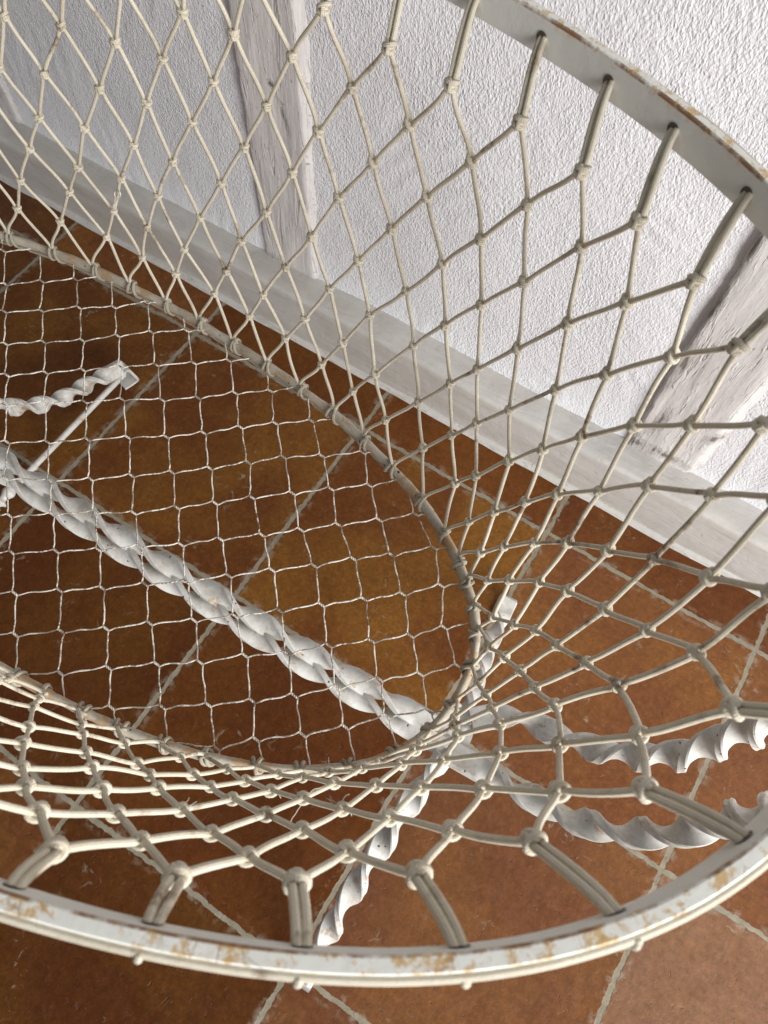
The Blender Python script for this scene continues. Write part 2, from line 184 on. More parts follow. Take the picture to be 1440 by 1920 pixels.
# ---------------------------------------------------------------- materials
class NT:
    def __init__(s, name):
        s.m = bpy.data.materials.new(name); s.m.use_nodes = True; s.t = s.m.node_tree
        s.b = s.t.nodes['Principled BSDF']; s.out = s.t.nodes['Material Output']
    def n(s, typ, **kw):
        nd = s.t.nodes.new(typ)
        for k, v in kw.items():
            if k.startswith('_'): setattr(nd, k[1:], v)
            else:
                key = int(k[1:]) if k[0] == 'i' and k[1:].isdigit() else k
                s.set(nd.inputs[key], v)
        return nd
    def set(s, inp, v):
        if hasattr(v, 'outputs'): v = v.outputs[0]
        if isinstance(v, bpy.types.NodeSocket): s.t.links.new(v, inp)
        else:
            if isinstance(v, tuple) and len(v) == 3 and inp.type == 'RGBA': v = (*v, 1)
            inp.default_value = v
    def math(s, op, a, b=0.0, c=0.0):
        nd = s.n('ShaderNodeMath', _operation=op); s.set(nd.inputs[0], a); s.set(nd.inputs[1], b)
        if op in ('MULTIPLY_ADD', 'SMOOTH_MIN', 'COMPARE'): s.set(nd.inputs[2], c)
        return nd.outputs[0]
    def noise(s, vec, scale, detail=4, rough=.55, dist=0.0):
        nd = s.n('ShaderNodeTexNoise', Vector=vec, Scale=scale, Detail=detail, Roughness=rough, Distortion=dist); return nd.outputs['Fac']
    def noisec(s, vec, scale, detail=2):
        nd = s.n('ShaderNodeTexNoise', Vector=vec, Scale=scale, Detail=detail); return nd.outputs['Color']
    def ramp(s, fac, a, b, ca=(0, 0, 0), cb=(1, 1, 1)):
        nd = s.n('ShaderNodeValToRGB', Fac=fac); e = nd.color_ramp.elements
        e[0].position = a; e[1].position = b; e[0].color = (*ca, 1); e[1].color = (*cb, 1); return nd.outputs[0]
    def mix(s, fac, a, b):
        nd = s.n('ShaderNodeMix', _data_type='RGBA'); s.set(nd.inputs[0], fac); s.set(nd.inputs[6], a); s.set(nd.inputs[7], b); return nd.outputs[2]
    def mapr(s, v, a, b, c, d):
        nd = s.n('ShaderNodeMapRange', Value=v); 
        for i, q in enumerate((a, b, c, d)): nd.inputs[i+1].default_value = q
        return nd.outputs[0]
    def bump(s, h, strength, dist, prev=None):
        nd = s.n('ShaderNodeBump', Height=h, Strength=strength, Distance=dist)
        if prev is not None: s.set(nd.inputs['Normal'], prev)
        return nd.outputs[0]
    def vmul(s, vec, xyz):
        nd = s.n('ShaderNodeMapping', Vector=vec); nd.inputs['Scale'].default_value = xyz; return nd.outputs[0]
    def pos(s): return s.n('ShaderNodeNewGeometry').outputs['Position']

def mat_cord(name, tint=1.0):
    N = NT(name); P = N.pos(); uv = N.n('ShaderNodeTexCoord').outputs['UV']
    sep = N.n('ShaderNodeSeparateXYZ', Vector=uv); U, V = sep.outputs[0], sep.outputs[1]
    # woven braid: two crossing helices
    a = N.math('SINE', N.math('ADD', N.math('MULTIPLY', U, 2*PI*4), N.math('MULTIPLY', V, 3600)))
    b = N.math('SINE', N.math('SUBTRACT', N.math('MULTIPLY', U, 2*PI*4), N.math('MULTIPLY', V, 3600)))
    br = N.math('MULTIPLY', a, b)
    base = N.mix(N.ramp(N.noise(P, 18, 4), .35, .7), (.78*tint, .715*tint, .58*tint), (.64*tint, .57*tint, .44*tint))
    base = N.mix(N.math('MULTIPLY', N.ramp(br, -.6, .0, (1, 1, 1), (0, 0, 0)), .5), base, (.42, .36, .26))
    base = N.mix(N.math('MULTIPLY', N.ramp(N.noise(P, 260, 3), .5, .8), .35), base, (.44, .38, .28))
    dirt = N.math('MULTIPLY', N.ramp(N.noise(P, 30, 5, .62), .565, .64), N.ramp(N.noise(P, 6, 2), .42, .56))
    dirt = N.math('MULTIPLY', dirt, N.mapr(N.noise(P, 300, 3), .3, .65, .25, .95))
    base = N.mix(dirt, base, (.20, .135, .085))
    N.set(N.b.inputs['Base Color'], base); N.b.inputs['Roughness'].default_value = .85
    N.b.inputs['Specular IOR Level'].default_value = .25
    h = N.math('ADD', N.math('MULTIPLY', br, .5), N.math('MULTIPLY', N.noise(P, 900, 3), 1.2))
    N.set(N.b.inputs['Normal'], N.bump(h, .55, .0004)); return N.m

def mat_paint(name, base=(.80, .79, .755), grime=(.50, .45, .37), rust_amt=.60, chips=.66, gr=.45, rough=.42):
    N = NT(name); P = N.pos()
    c = N.mix(N.math('MULTIPLY', N.ramp(N.noise(P, 26, 6, .68), .44, .72), gr), base, grime)
    c = N.mix(N.math('MULTIPLY', N.ramp(N.noise(P, 120, 4, .6), .52, .75), .35), c, (.58, .52, .43))
    rust = N.ramp(N.noise(P, 34, 5, .7), rust_amt+.06, rust_amt+.13)
    c = N.mix(N.math('MULTIPLY', rust, .75), c, (.42, .26, .12))
    vor = N.n('ShaderNodeTexVoronoi', Vector=N.n('ShaderNodeVectorMath', _operation='ADD', i0=P, i1=N.vmul(N.noisec(P, 90), (.006, .006, .006))).outputs[0], Scale=85)
    ch = N.math('MULTIPLY', N.ramp(vor.outputs['Distance'], .08, .15, (1, 1, 1), (0, 0, 0)), N.ramp(N.noise(P, 22, 3), chips-.06, chips-.02))
    c = N.mix(ch, c, (.06, .035, .025))
    N.set(N.b.inputs['Base Color'], c); N.set(N.b.inputs['Roughness'], N.mapr(N.noise(P, 60, 3), .3, .7, rough-.08, rough+.25))
    h = N.math('SUBTRACT', N.math('MULTIPLY', N.noise(P, 85, 5, .6), 1.0), N.math('MULTIPLY', ch, .9))
    N.set(N.b.inputs['Normal'], N.bump(h, .45, .0012)); return N.m

def mat_rim():
    N = NT('rusty_white_paint'); P = N.pos(); uv = N.n('ShaderNodeTexCoord').outputs['UV']
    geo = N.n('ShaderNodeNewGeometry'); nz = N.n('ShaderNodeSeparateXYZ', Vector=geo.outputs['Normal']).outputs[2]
    pz = N.n('ShaderNodeSeparateXYZ', Vector=P).outputs[2]
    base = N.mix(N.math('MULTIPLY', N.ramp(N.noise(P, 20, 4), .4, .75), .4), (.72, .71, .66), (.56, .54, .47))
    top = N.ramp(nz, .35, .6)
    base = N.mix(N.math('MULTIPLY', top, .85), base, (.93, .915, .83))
    # stains and rust spots concentrated on the worn upper edge
    st = N.ramp(N.noise(P, 130, 6, .76, .2), .515, .60)
    st2 = N.ramp(N.noise(P, 95, 5, .7), .55, .68)
    edge = N.mapr(pz, .9820, .9862, 0, 1)
    edge2 = N.mapr(pz, .9840, .9862, 0, 1)
    c = N.mix(N.math('MULTIPLY', N.math('MULTIPLY', st, edge), .85), base, (.66, .40, .12))
    c = N.mix(N.math('MULTIPLY', N.math('MULTIPLY', st2, N.math('MULTIPLY', st, edge)), .9), c, (.36, .17, .055))
    # thin broken rust line right on the arris
    uu = N.n('ShaderNodeSeparateXYZ', Vector=uv).outputs[0]
    arris = N.math('MULTIPLY', N.math('GREATER_THAN', uu, .742), N.math('LESS_THAN', uu, .885))
    c = N.mix(N.math('MULTIPLY', N.math('MULTIPLY', arris, N.ramp(N.noise(P, 60, 5, .7), .42, .56)), .9), c, (.24, .11, .04))
    # craze lines in the paint
    vor = N.n('ShaderNodeTexVoronoi', _feature='DISTANCE_TO_EDGE', Vector=N.n('ShaderNodeVectorMath', _operation='ADD', i0=P, i1=N.vmul(N.noisec(P, 70), (.01, .01, .01))).outputs[0], Scale=85)
    cr = N.math('MULTIPLY', N.ramp(vor.outputs[0], .008, .03, (1, 1, 1), (0, 0, 0)), N.math('MULTIPLY', top, N.ramp(N.noise(P, 60, 3), .50, .65)))
    c = N.mix(N.math('MULTIPLY', cr, .6), c, (.40, .26, .12))
    N.set(N.b.inputs['Base Color'], c); N.set(N.b.inputs['Roughness'], N.mapr(N.noise(P, 50, 3), .3, .7, .5, .75)); N.b.inputs['Specular IOR Level'].default_value = .3
    h = N.math('SUBTRACT', N.noise(P, 120, 5, .6), N.math('MULTIPLY', cr, .4))
    N.set(N.b.inputs['Normal'], N.bump(h, .4, .0009)); return N.m

def mat_wire():
    N = NT('rusty_painted_wire'); P = N.pos()
    r = N.ramp(N.noise(P, 85, 5, .8), .475, .53)
    k = N.ramp(N.noise(P, 22, 2), .25, .75, (.35,)*3, (1,)*3)
    c = N.mix(N.math('MULTIPLY', r, k), (.92, .87, .76), (.14, .08, .04))
    N.set(N.b.inputs['Base Color'], c); N.b.inputs['Roughness'].default_value = .6
    N.set(N.b.inputs['Normal'], N.bump(N.noise(P, 420, 3), .8, .0008)); return N.m

def mat_plaster():
    N = NT('painted_plaster'); P = N.pos()
    x = N.n('ShaderNodeSeparateXYZ', Vector=P).outputs[0]
    c = N.mix(N.ramp(N.noise(P, 3, 4), .35, .7), (.79, .78, .79), (.83, .82, .83))
    c = N.mix(N.math('MULTIPLY', N.ramp(N.noise(P, 40, 4), .5, .8), .3), c, (.86, .85, .86))
    N.set(N.b.inputs['Base Color'], c); N.b.inputs['Roughness'].default_value = .48
    Q = N.vmul(P, (1, 1, .62))
    st = N.noise(Q, 460, 2, .5, .1); st2 = N.noise(Q, 170, 3, .5, .2)
    vo = N.n('ShaderNodeTexVoronoi', _feature='SMOOTH_F1', Vector=Q, Scale=230); vo.inputs['Smoothness'].default_value = .6
    patch = N.mapr(N.noise(P, 7, 3), .35, .65, .55, 1.15)
    h = N.math('ADD', N.ramp(st, .40, .70), N.math('MULTIPLY', N.ramp(st2, .35, .7), .8))
    h = N.math('MULTIPLY', N.math('ADD', h, N.math('MULTIPLY', N.ramp(vo.outputs['Distance'], .1, .55, (1, 1, 1), (0, 0, 0)), .9)), patch)
    sw = N.n('ShaderNodeTexWave', _wave_type='RINGS', _rings_direction='SPHERICAL', Vector=N.n('ShaderNodeVectorMath', _operation='SUBTRACT', i0=P, i1=(-.15, .79, .15)).outputs[0], Scale=9, Distortion=5, Detail=3, **{'Detail Scale': 1.5})
    swm = N.math('MULTIPLY', sw.outputs['Fac'], N.ramp(N.noise(P, 5, 3), .48, .62))
    n1 = N.bump(N.math('ADD', N.noise(P, 16, 4), N.math('MULTIPLY', swm, .25)), .35, .01)
    N.set(N.b.inputs['Normal'], N.bump(h, .42, .0022, n1)); return N.m

def mat_timber(name, base, dark, axis, crs=1.0, scars=()):
    N = NT(name); P = N.pos()
    s1 = (1, 1, .12) if axis == 'z' else (.12, 1, 1)
    G = N.vmul(P, s1)
    c = N.mix(N.ramp(N.noise(P, 6, 4), .35, .7), base, tuple(q*.88 for q in base))
    c = N.mix(N.math('MULTIPLY', N.ramp(N.noise(G, 60, 5, .65), .52, .72), .5), c, tuple(q*1.12 for q in base))
    crk = N.ramp(N.noise(G, 46, 4, .6, .7), .345, .395, (1, 1, 1), (0, 0, 0))
    chip = N.math('MULTIPLY', N.ramp(N.noise(P, 85, 5, .7), .60, .66), N.ramp(N.noise(P, 9, 3), .5, .58))
    c = N.mix(N.math('MULTIPLY', crk, .22*crs), c, dark)
    c = N.mix(N.math('MULTIPLY', chip, .45*crs), c, dark)
    if crs < .5: c = N.mix(N.math('MULTIPLY', N.ramp(N.noise(G, 14, 4, .6, .5), .42, .62), .55), c, dark)
    c = N.mix(N.math('MULTIPLY', N.ramp(N.noise(P, 30, 6, .75), .66, .74), .8*max(crs, .15)), c, tuple(q*.35 for q in dark))
    N.set(N.b.inputs['Base Color'], c); N.b.inputs['Roughness'].default_value = .45
    h = N.math('ADD', N.math('MULTIPLY', N.noise(G, 110, 5, .6), 1.1*(.35+.65*crs)), N.math('MULTIPLY', N.noise(P, 60, 4), .6))
    h = N.math('SUBTRACT', h, N.math('MULTIPLY', crk, .9*crs))
    fl = N.math('MULTIPLY', N.ramp(N.noise(G, 130, 3, .6, .5), .60, .64), 1.0)
    h = N.math('ADD', h, N.math('MULTIPLY', fl, .8*crs)); h = N.math('SUBTRACT', h, N.math('MULTIPLY', chip, .8*crs))
    if scars:
        # gouges and flaked corners at their own places on the timbers
        sp = N.n('ShaderNodeSeparateXYZ', Vector=P); tot = None
        for (x, z, rx, rz, an) in scars:
            dx = N.math('SUBTRACT', sp.outputs[0], x); dz = N.math('SUBTRACT', sp.outputs[2], z); ca, sa = math.cos(an), math.sin(an)
            a = N.math('DIVIDE', N.math('MULTIPLY_ADD', dx, ca, N.math('MULTIPLY', dz, -sa)), rx); b = N.math('DIVIDE', N.math('MULTIPLY_ADD', dx, sa, N.math('MULTIPLY', dz, ca)), rz)
            q = N.math('SQRT', N.math('ADD', N.math('MULTIPLY', a, a), N.math('MULTIPLY', b, b)))
            tot = q if tot is None else N.math('MINIMUM', tot, q)
        tot = N.math('ADD', tot, N.math('MULTIPLY', N.math('SUBTRACT', N.noise(G, 150, 5, .7), .5), 3.0))
        sc_ = N.mapr(tot, .75, 1.05, 1, 0); deep = N.mapr(tot, .1, .5, 1, 0)
        c = N.mix(N.math('MULTIPLY', sc_, .35), c, dark); c = N.mix(N.math('MULTIPLY', deep, .8), c, (.10, .08, .065))
        N.set(N.b.inputs['Base Color'], c)
        h = N.math('SUBTRACT', h, N.math('MULTIPLY', sc_, 1.1)); h = N.math('SUBTRACT', h, N.math('MULTIPLY', deep, 1.5))
    N.set(N.b.inputs['Normal'], N.bump(h, .52, .0032)); return N.m

def mat_floor():
    N = NT('terracotta_tiles'); P = N.pos(); bx, by, S = TILE
    wob = N.n('ShaderNodeVectorMath', _operation='MULTIPLY_ADD', i0=N.noisec(P, 9, 2), i1=(.006, .006, 0), i2=P).outputs[0]
    wob = N.n('ShaderNodeVectorMath', _operation='MULTIPLY_ADD', i0=N.noisec(P, 75, 4), i1=(.009, .009, 0), i2=wob).outputs[0]
    sp = N.n('ShaderNodeSeparateXYZ', Vector=wob)
    u = N.math('DIVIDE', N.math('SUBTRACT', sp.outputs[0], bx + .0075), S); v = N.math('DIVIDE', N.math('SUBTRACT', sp.outputs[1], by + .0075), S)
    def edge(q):
        fr = N.math('FRACT', q); return N.math('MULTIPLY', N.math('MINIMUM', fr, N.math('SUBTRACT', 1.0, fr)), S)
    e = N.math('MINIMUM', edge(u), edge(v))
    grout = N.mapr(e, .0034, .0042, 1, 0)
    # tone set per tile: firing colour, with light falloff and sheen painted in
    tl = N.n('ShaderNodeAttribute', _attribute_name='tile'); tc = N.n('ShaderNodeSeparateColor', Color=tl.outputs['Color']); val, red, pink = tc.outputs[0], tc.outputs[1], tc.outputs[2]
    off = N.n('ShaderNodeVectorMath', _operation='MULTIPLY_ADD', i0=tl.outputs['Color'], i1=(31, 17, 23), i2=P).outputs[0]
    big = N.noise(off, 4.5, 3, .55, .4); med = N.noise(off, 22, 5, .65); fine = N.noise(off, 160, 4, .7)
    mot = N.noise(off, 75, 8, .78)
    A, B, Cc, D = (.155, .050, .0055), (.20, .080, .008), (.10, .026, .004), (.20, .090, .022)
    c = N.mix(N.ramp(big, .40, .66), A, B)
    c = N.mix(N.math('MULTIPLY', N.ramp(big, .38, .56, (1, 1, 1), (0, 0, 0)), .5), c, Cc)
    c = N.mix(N.math('MULTIPLY', N.ramp(med, .5, .75), .35), c, D)
    c = N.mix(N.math('MULTIPLY', N.ramp(fine, .46, .7), .45), c, (.10, .038, .014))
    c = N.mix(N.math('MULTIPLY', N.ramp(fine, .25, .45, (1, 1, 1), (0, 0, 0)), .25), c, (.38, .19, .09))
    c = N.mix(N.math('MULTIPLY', red, .75), c, N.mix(med, (.145, .036, .006), (.10, .022, .004)))
    c = N.mix(N.math('MULTIPLY', pink, .8), c, N.mix(med, (.30, .175, .11), (.20, .10, .055)))
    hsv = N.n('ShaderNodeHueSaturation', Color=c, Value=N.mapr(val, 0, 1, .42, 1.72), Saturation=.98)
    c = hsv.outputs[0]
    c = N.mix(N.ramp(mot, .40, .62), N.n('ShaderNodeHueSaturation', Color=c, Value=.80).outputs[0], N.n('ShaderNodeHueSaturation', Color=c, Value=1.14).outputs[0])
    # lime bloom / old grout smears on the tiles
    sm = N.math('MULTIPLY', N.ramp(N.noise(P, 52, 5, .65, .8), .60, .70), N.ramp(N.noise(P, 8, 2), .52, .64))
    nearj = N.math('MULTIPLY', N.mapr(e, .006, .016, 1, 0), N.ramp(N.noise(P, 45, 4), .50, .60))
    c = N.mix(N.math('MULTIPLY', sm, .5), c, (.42, .36, .27)); c = N.mix(N.math('MULTIPLY', nearj, .35), c, (.42, .37, .29))
    g = N.mix(N.ramp(N.noise(P, 60, 5), .3, .75), (.34, .30, .225), (.22, .19, .13))
    g = N.mix(N.math('MULTIPLY', N.ramp(N.noise(P, 7, 3), .45, .65), .35), g, (.26, .22, .17))
    N.set(N.b.inputs['Base Color'], N.mix(grout, c, g))
    rough = N.mapr(N.noise(P, 35, 4), .3, .7, .32, .55)
    N.set(N.b.inputs['Roughness'], N.math('MAXIMUM', rough, N.math('MULTIPLY', grout, .85)))
    h1 = N.math('SUBTRACT', N.math('MULTIPLY', N.noise(off, 30, 5, .6), .9), N.math('MULTIPLY', grout, .45))
    pit = N.math('MULTIPLY', N.ramp(N.noise(off, 95, 4, .6, 1.2), .62, .70), -.6)
    h1 = N.math('ADD', h1, N.math('ADD', pit, N.math('MULTIPLY', fine, .25)))
    N.set(N.b.inputs['Normal'], N.bump(h1, .5, .0035, N.bump(N.noise(off, 5, 3), .5, .01)))
    N.b.inputs['Specular IOR Level'].default_value = .17
    return N.m

M_cord = mat_cord('cotton_cord'); M_lash = mat_cord('grimy_cord', .54)
M_rim = mat_rim(); M_hoop = mat_paint('grimy_painted_rod', (.52, .465, .375), (.26, .20, .135), .45, .50, .95, .55)
M_leg = mat_paint('white_gloss_paint', (.655, .635, .59), (.35, .31, .25), .53, .54, 1.0, .38)
M_wire = mat_wire(); M_plaster = mat_plaster(); M_floor = mat_floor()
M_post = mat_timber('painted_timber', (.68, .64, .615), (.36, .31, .265), 'z', 1.0,
    [(.1466, .245, .010, .030, .75), (.045, .145, .028, .020, 0), (.10, .150, .045, .012, .1), (.040, .36, .009, .06, 0), (.034, .47, .007, .05, 0), (.036, .585, .006, .045, 0), (-.652, .455, .006, .03, -.25), (-.668, .50, .012, .006, .3), (-.70, .13, .02, .015, 0), (.058, .22, .012, .05, .1)])
M_sill = mat_timber('painted_sill_timber', (.60, .57, .53), (.48, .44, .38), 'x', .3)
M_mortar = mat_timber('mortar', (.62, .59, .54), (.42, .37, .31), 'x')
def mat_plain(name, c, r): 
    N = NT(name); P = N.pos(); N.set(N.b.inputs['Base Color'], N.mix(N.noise(P, 200, 3), c, tuple(q*.6 for q in c))); N.b.inputs['Roughness'].default_value = r; return N.m
M_dark = mat_plain('hole_shade', (.10, .075, .055), .6)  # dark colour standing in for shade inside the rim holes

# ---------------------------------------------------------------- floor
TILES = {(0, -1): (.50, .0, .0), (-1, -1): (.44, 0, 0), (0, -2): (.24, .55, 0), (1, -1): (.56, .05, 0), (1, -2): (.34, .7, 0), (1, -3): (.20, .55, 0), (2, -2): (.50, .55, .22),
         (3, -2): (.50, .35, .72), (2, -1): (.64, .25, .12), (2, 0): (.45, .8, .05), (1, 0): (.52, .75, 0), (3, -1): (.60, .5, .2), (0, 0): (.44, .6, 0), (-1, -2): (.3, .3, 0), (3, 0): (.5, .7, .1), (2, -3): (.45, .6, .2)}  # dark near-left tiles and pale pink lower-right one include painted falloff and sheen
mb = MB(); cols = []; rt = random.Random(5)
for iu in range(-12, 14):
    for iv in range(-13, 1):
        x0, y0 = TILE[0]+iu*TILE[2], TILE[1]+iv*TILE[2]; b0 = len(mb.v)
        mb.v += [Vector((x0, y0, 0)), Vector((x0+TILE[2], y0, 0)), Vector((x0+TILE[2], y0+TILE[2], 0)), Vector((x0, y0+TILE[2], 0))]
        mb.face((b0, b0+1, b0+2, b0+3), ((0, 0),)*4)
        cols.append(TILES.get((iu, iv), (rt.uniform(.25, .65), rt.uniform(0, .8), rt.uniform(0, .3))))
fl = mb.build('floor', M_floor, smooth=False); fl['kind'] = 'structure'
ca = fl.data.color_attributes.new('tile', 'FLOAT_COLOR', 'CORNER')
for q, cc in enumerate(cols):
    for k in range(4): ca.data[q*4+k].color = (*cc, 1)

# ---------------------------------------------------------------- timber-framed wall
wall = empty('timber_framed_wall', (-.5, YW + .06, 0), 'white roughcast plaster wall framed with pinkish painted timber posts on a low sill', 'wall')
POSTS = [(-1.49, -1.352), (-.728, -.600), (.033, .156)]
YP = YW + .062
def frange(a, b, st):
    n = max(1, round((b-a)/st)); return [a + (b-a)*i/n for i in range(n+1)]
mb = MB(); xs = frange(-4.5, -1.7, .2)[:-1] + frange(-1.7, .6, .009)[:-1] + frange(.6, 4.5, .2); zs = frange(0, 1.5, .011)[:-1] + frange(1.5, 2.7, .1)
G = []
for x in xs:
    rowp = []
    for z in zs:
        d = (noise.noise(Vector((x*2.1, z*1.7, 3)))*.006 + noise.noise(Vector((x*9, z*7, 9)))*.0016)
        for (p0, p1) in POSTS:
            e0 = p0 + noise.noise(Vector((z*6, p0, 1)))*.006
            if x < e0 + .01: d += .004*math.exp(-max(e0-x, 0)/.014)
        rowp.append(Vector((x, YP + d, z)))
    G.append(rowp)
mb.grid(G); pl = mb.build('plaster_panel', M_plaster, wall, origin=(-.5, YP, 0))

def rough_beam(name, x0, x1, y0, y1, z0, z1, st, mat, bev, amp, seed, axis, grain=.0):
    """box with front (-y) face, displaced; open at back"""
    mb = MB(); W = []
    if axis == 'z':
        # cross-section profile from back-left round the front to back-right
        prof = [(x0, y1), (x0, (y0+y1)/2), (x0, y0+bev[0])] + [(x0 + bev[0]*(1-math.cos(a)), y0 + bev[0]*(1-math.sin(a))) for a in (PI/6, PI/3)]
        nx = max(3, int((x1-x0-bev[0]-bev[1])/st))
        prof += [(x0+bev[0] + (x1-x0-bev[0]-bev[1])*i/nx, y0) for i in range(nx+1)]
        prof += [(x1-bev[1]+bev[1]*f, y0+bev[1]*f*.75) for f in (.12, .4, .7, 1.0)] + [(x1, (y0+y1)/2+.01), (x1, y1)]
        for z in frange(z0, z1, st):
            r = []
            for i, (x, y) in enumerate(prof):
                ex = noise.noise(Vector((z*7, x*3, seed)))*amp + noise.noise(Vector((z*38, x*6, seed+5)))*amp*.45 + noise.noise(Vector((z*110, x*9, seed+7)))*amp*.28
                ey = noise.noise(Vector((x*14, z*3, seed+9)))*amp*.7 + noise.noise(Vector((x*60, z*14, seed+2)))*amp*.30
                edge = 1.0 if (x < x0+bev[0]*1.5 or x > x1-bev[1]*1.5) else .25
                fall = max(0, 1-(z-z0)/.02)
                r.append(Vector((x + ex*edge + (.004*fall if x < (x0+x1)/2 else -.004*fall), y + ey + .006*fall*fall, z)))
            W.append(r)
        if z0 > 0: W.insert(0, [Vector(((p.x*.6 + (x0+x1)*.2), min(p.y+.02, y1), z0-.002)) for p in W[0]])
        mb.grid([[W[i][j] for i in range(len(W))] for j in range(len(W[0]))])
    else:
        prof = [(y0, z0)] + [(y0, z0 + (z1-z0-bev[0])*i/9) for i in range(1, 10)] + [(y0+bev[0]*.3, z1-bev[0]*.3), (y0+bev[0], z1)] + [(y0+bev[0]+(y1-y0-bev[0])*i/5, z1) for i in range(1, 6)]
        for x in frange(x0, x1, st):
            r = []
            for (y, z) in prof:
                t = (z-z0)/(z1-z0)
                ez = (noise.noise(Vector((x*3, y*3, seed)))*amp*1.3 + noise.noise(Vector((x*20, y*9, seed+5)))*amp*.35) * t
                ey = noise.noise(Vector((x*4, z*14, seed+9)))*amp*.7 + noise.noise(Vector((x*14, z*60, seed+2)))*amp*.35
                r.append(Vector((x, y + ey*(1 if y < y0+.02 else .3), z+ez)))
            W.append(r)
        mb.grid(W)
    return mb.build(name, mat, wall, origin=((x0+x1)/2, y1, z0), sharp=50)
for i, (p0, p1) in enumerate(POSTS):
    rough_beam('timber_post', p0, p1, YW+.0545, YW+.10, .118, 2.6, .007, M_post, ((.004, .012), (.004, .016), (.005, .014))[i], .005, 3.0+i*11, 'z')
sill = rough_beam('timber_sill', -4.5, 4.5, YW+.0, YW+.09, 0, .128, .012, M_sill, (.008,), .0055, 31.0, 'x')
# the mortar bead where sill meets tiles
mb = MB(); fr = []
for x in frange(-4.5, 4.5, .015):
    h = .010 + noise.noise(Vector((x*6, 0, 4)))*.003; d = .009 + noise.noise(Vector((x*9, 2, 4)))*.004
    fr.append([Vector((x, YW-d, 0)), Vector((x, YW-d*.75, h*.5)), Vector((x, YW-d*.2, h)), Vector((x, YW+.004, h*1.02))])
mb.grid(fr); mb.build('mortar_bead', M_mortar, wall, origin=(0, YW, 0))

# ---------------------------------------------------------------- the crib
crib = empty('baby_crib', (RIM[0], RIM[1], 0), 'antique white iron crib with a knotted cord net basket on twisted iron legs', 'crib')
V = lambda q: Vector((q[0]*1e-4, q[1]*1e-4, q[2]*1e-4))
KN = [[V(p) for p in row] for row in NET]; HO = [V(p) for p in HOLES]; HP = [V(p) for p in HOOPPTS]; NC = len(HO)
def superell(par, n, z, grow=0.0):
    xc, yc, a, b, e = par; out = []
    for i in range(n):
        t = 2*PI*i/n; ct, st = math.cos(t), math.sin(t)
        r = (abs(ct/a)**e + abs(st/b)**e)**(-1/e); out.append(Vector((xc+r*ct, yc+r*st, z)))
    # even out by arc length
    out.append(out[0]); out = resample(out, sum((out[i+1]-out[i]).length for i in range(n))/n)[:n]
    if grow:
        o2 = []
        for i in range(len(out)):
            t = (out[(i+1) % n]-out[i-1]); nn = Vector((t.y, -t.x, 0)).normalized(); o2.append(out[i]+nn*grow)
        out = o2
    return out
def frames_closed(pts):
    n = len(pts); fr = []
    for i in range(n):
        t = (pts[(i+1) % n]-pts[i-1]); nn = Vector((t.y, -t.x, 0)).normalized(); fr.append((pts[i], nn, Vector((0, 0, 1))))
    return fr
ctr = Vector((RIM[0], RIM[1], 0))
# rim: flat bar on edge, 26 x 7 mm; the net holes sit on the inner face
RT, RB, TH = .9875, .9658, .0053
rp = superell(RIM, 420, 0)
c_ = .0006
prof = [(0, RB+c_), (c_, RB), (TH-c_, RB), (TH, RB+c_), (TH, RT-c_), (TH-c_, RT), (c_, RT), (0, RT-c_)]
mb = MB(); fr = frames_closed(rp)
fr2 = []
for i, (o, x, y) in enumerate(fr):
    wv = noise.noise(Vector((o.x*8, o.y*8, 0)))*.0006
    fr2.append((o + x*0, x, y))
mb.loopsweep(fr2, prof)
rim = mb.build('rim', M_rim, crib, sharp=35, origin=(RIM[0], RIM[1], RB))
# outer lacing cord along the rim with a nub at each hole, and dark discs painted as the shade in the holes
mb = MB(); oc = superell(RIM, 420, 0, 0)
path = []
for (o, x, y) in fr: path.append(o + x*(TH+.0008) + Vector((0, 0, .9836 + noise.noise(Vector((o.x*15, o.y*15, 5)))*.0012)))
path.append(path[0]); mb.tube(path, .0022, 8, cap=False)
lace = mb.build('lacing_cord', M_cord, rim, origin=(RIM[0], RIM[1], .975))
def inward(p):
    # inward normal of the rim at p
    xc, yc, a, b, e = RIM; dx, dy = p.x-xc, p.y-yc
    g = Vector((math.copysign(abs(dx/a)**(e-1)/a, dx), math.copysign(abs(dy/b)**(e-1)/b, dy), 0)).normalized(); return -g
mb = MB(); mb.torus(Vector((0, 0, 0)), Vector((0, 1, 0)), .0016, .0026, Vector((1, 0, 0)), .0015, 12, 7); mb.blob(Vector((0, 0, 0)), Vector((.0018, 0, 0)), Vector((0, .0017, 0)), Vector((0, 0, .0020)))
nub = mb.build('lacing_nub', M_cord, rim)
mb = MB(); b0 = len(mb.v)
for k in range(14): mb.v.append(Vector((0, math.cos(2*PI*k/14)*.0036, math.sin(2*PI*k/14)*.0040)))
mb.face(tuple(range(b0, b0+14)), ((0, 0),)*14)
shade_disc = mb.build('hole_shade_disc', M_dark, rim)
for i, h in enumerate(HO):
    n = inward(h); hz = Vector((h.x, h.y, .9755)); ang = math.atan2(-n.y, -n.x)
    a = nub if i == 0 else nub.copy(); b = shade_disc if i == 0 else shade_disc.copy()
    if i: col.objects.link(a); col.objects.link(b); a.parent = rim; b.parent = rim
    a.location = hz - n*(TH+.0018) + Vector((0, 0, .0062)) - world_loc(rim); a.rotation_euler = (random.uniform(-.4, .4), 0, ang)
    b.location = hz + n*.0005 - world_loc(rim); b.rotation_euler = (0, 0, ang)

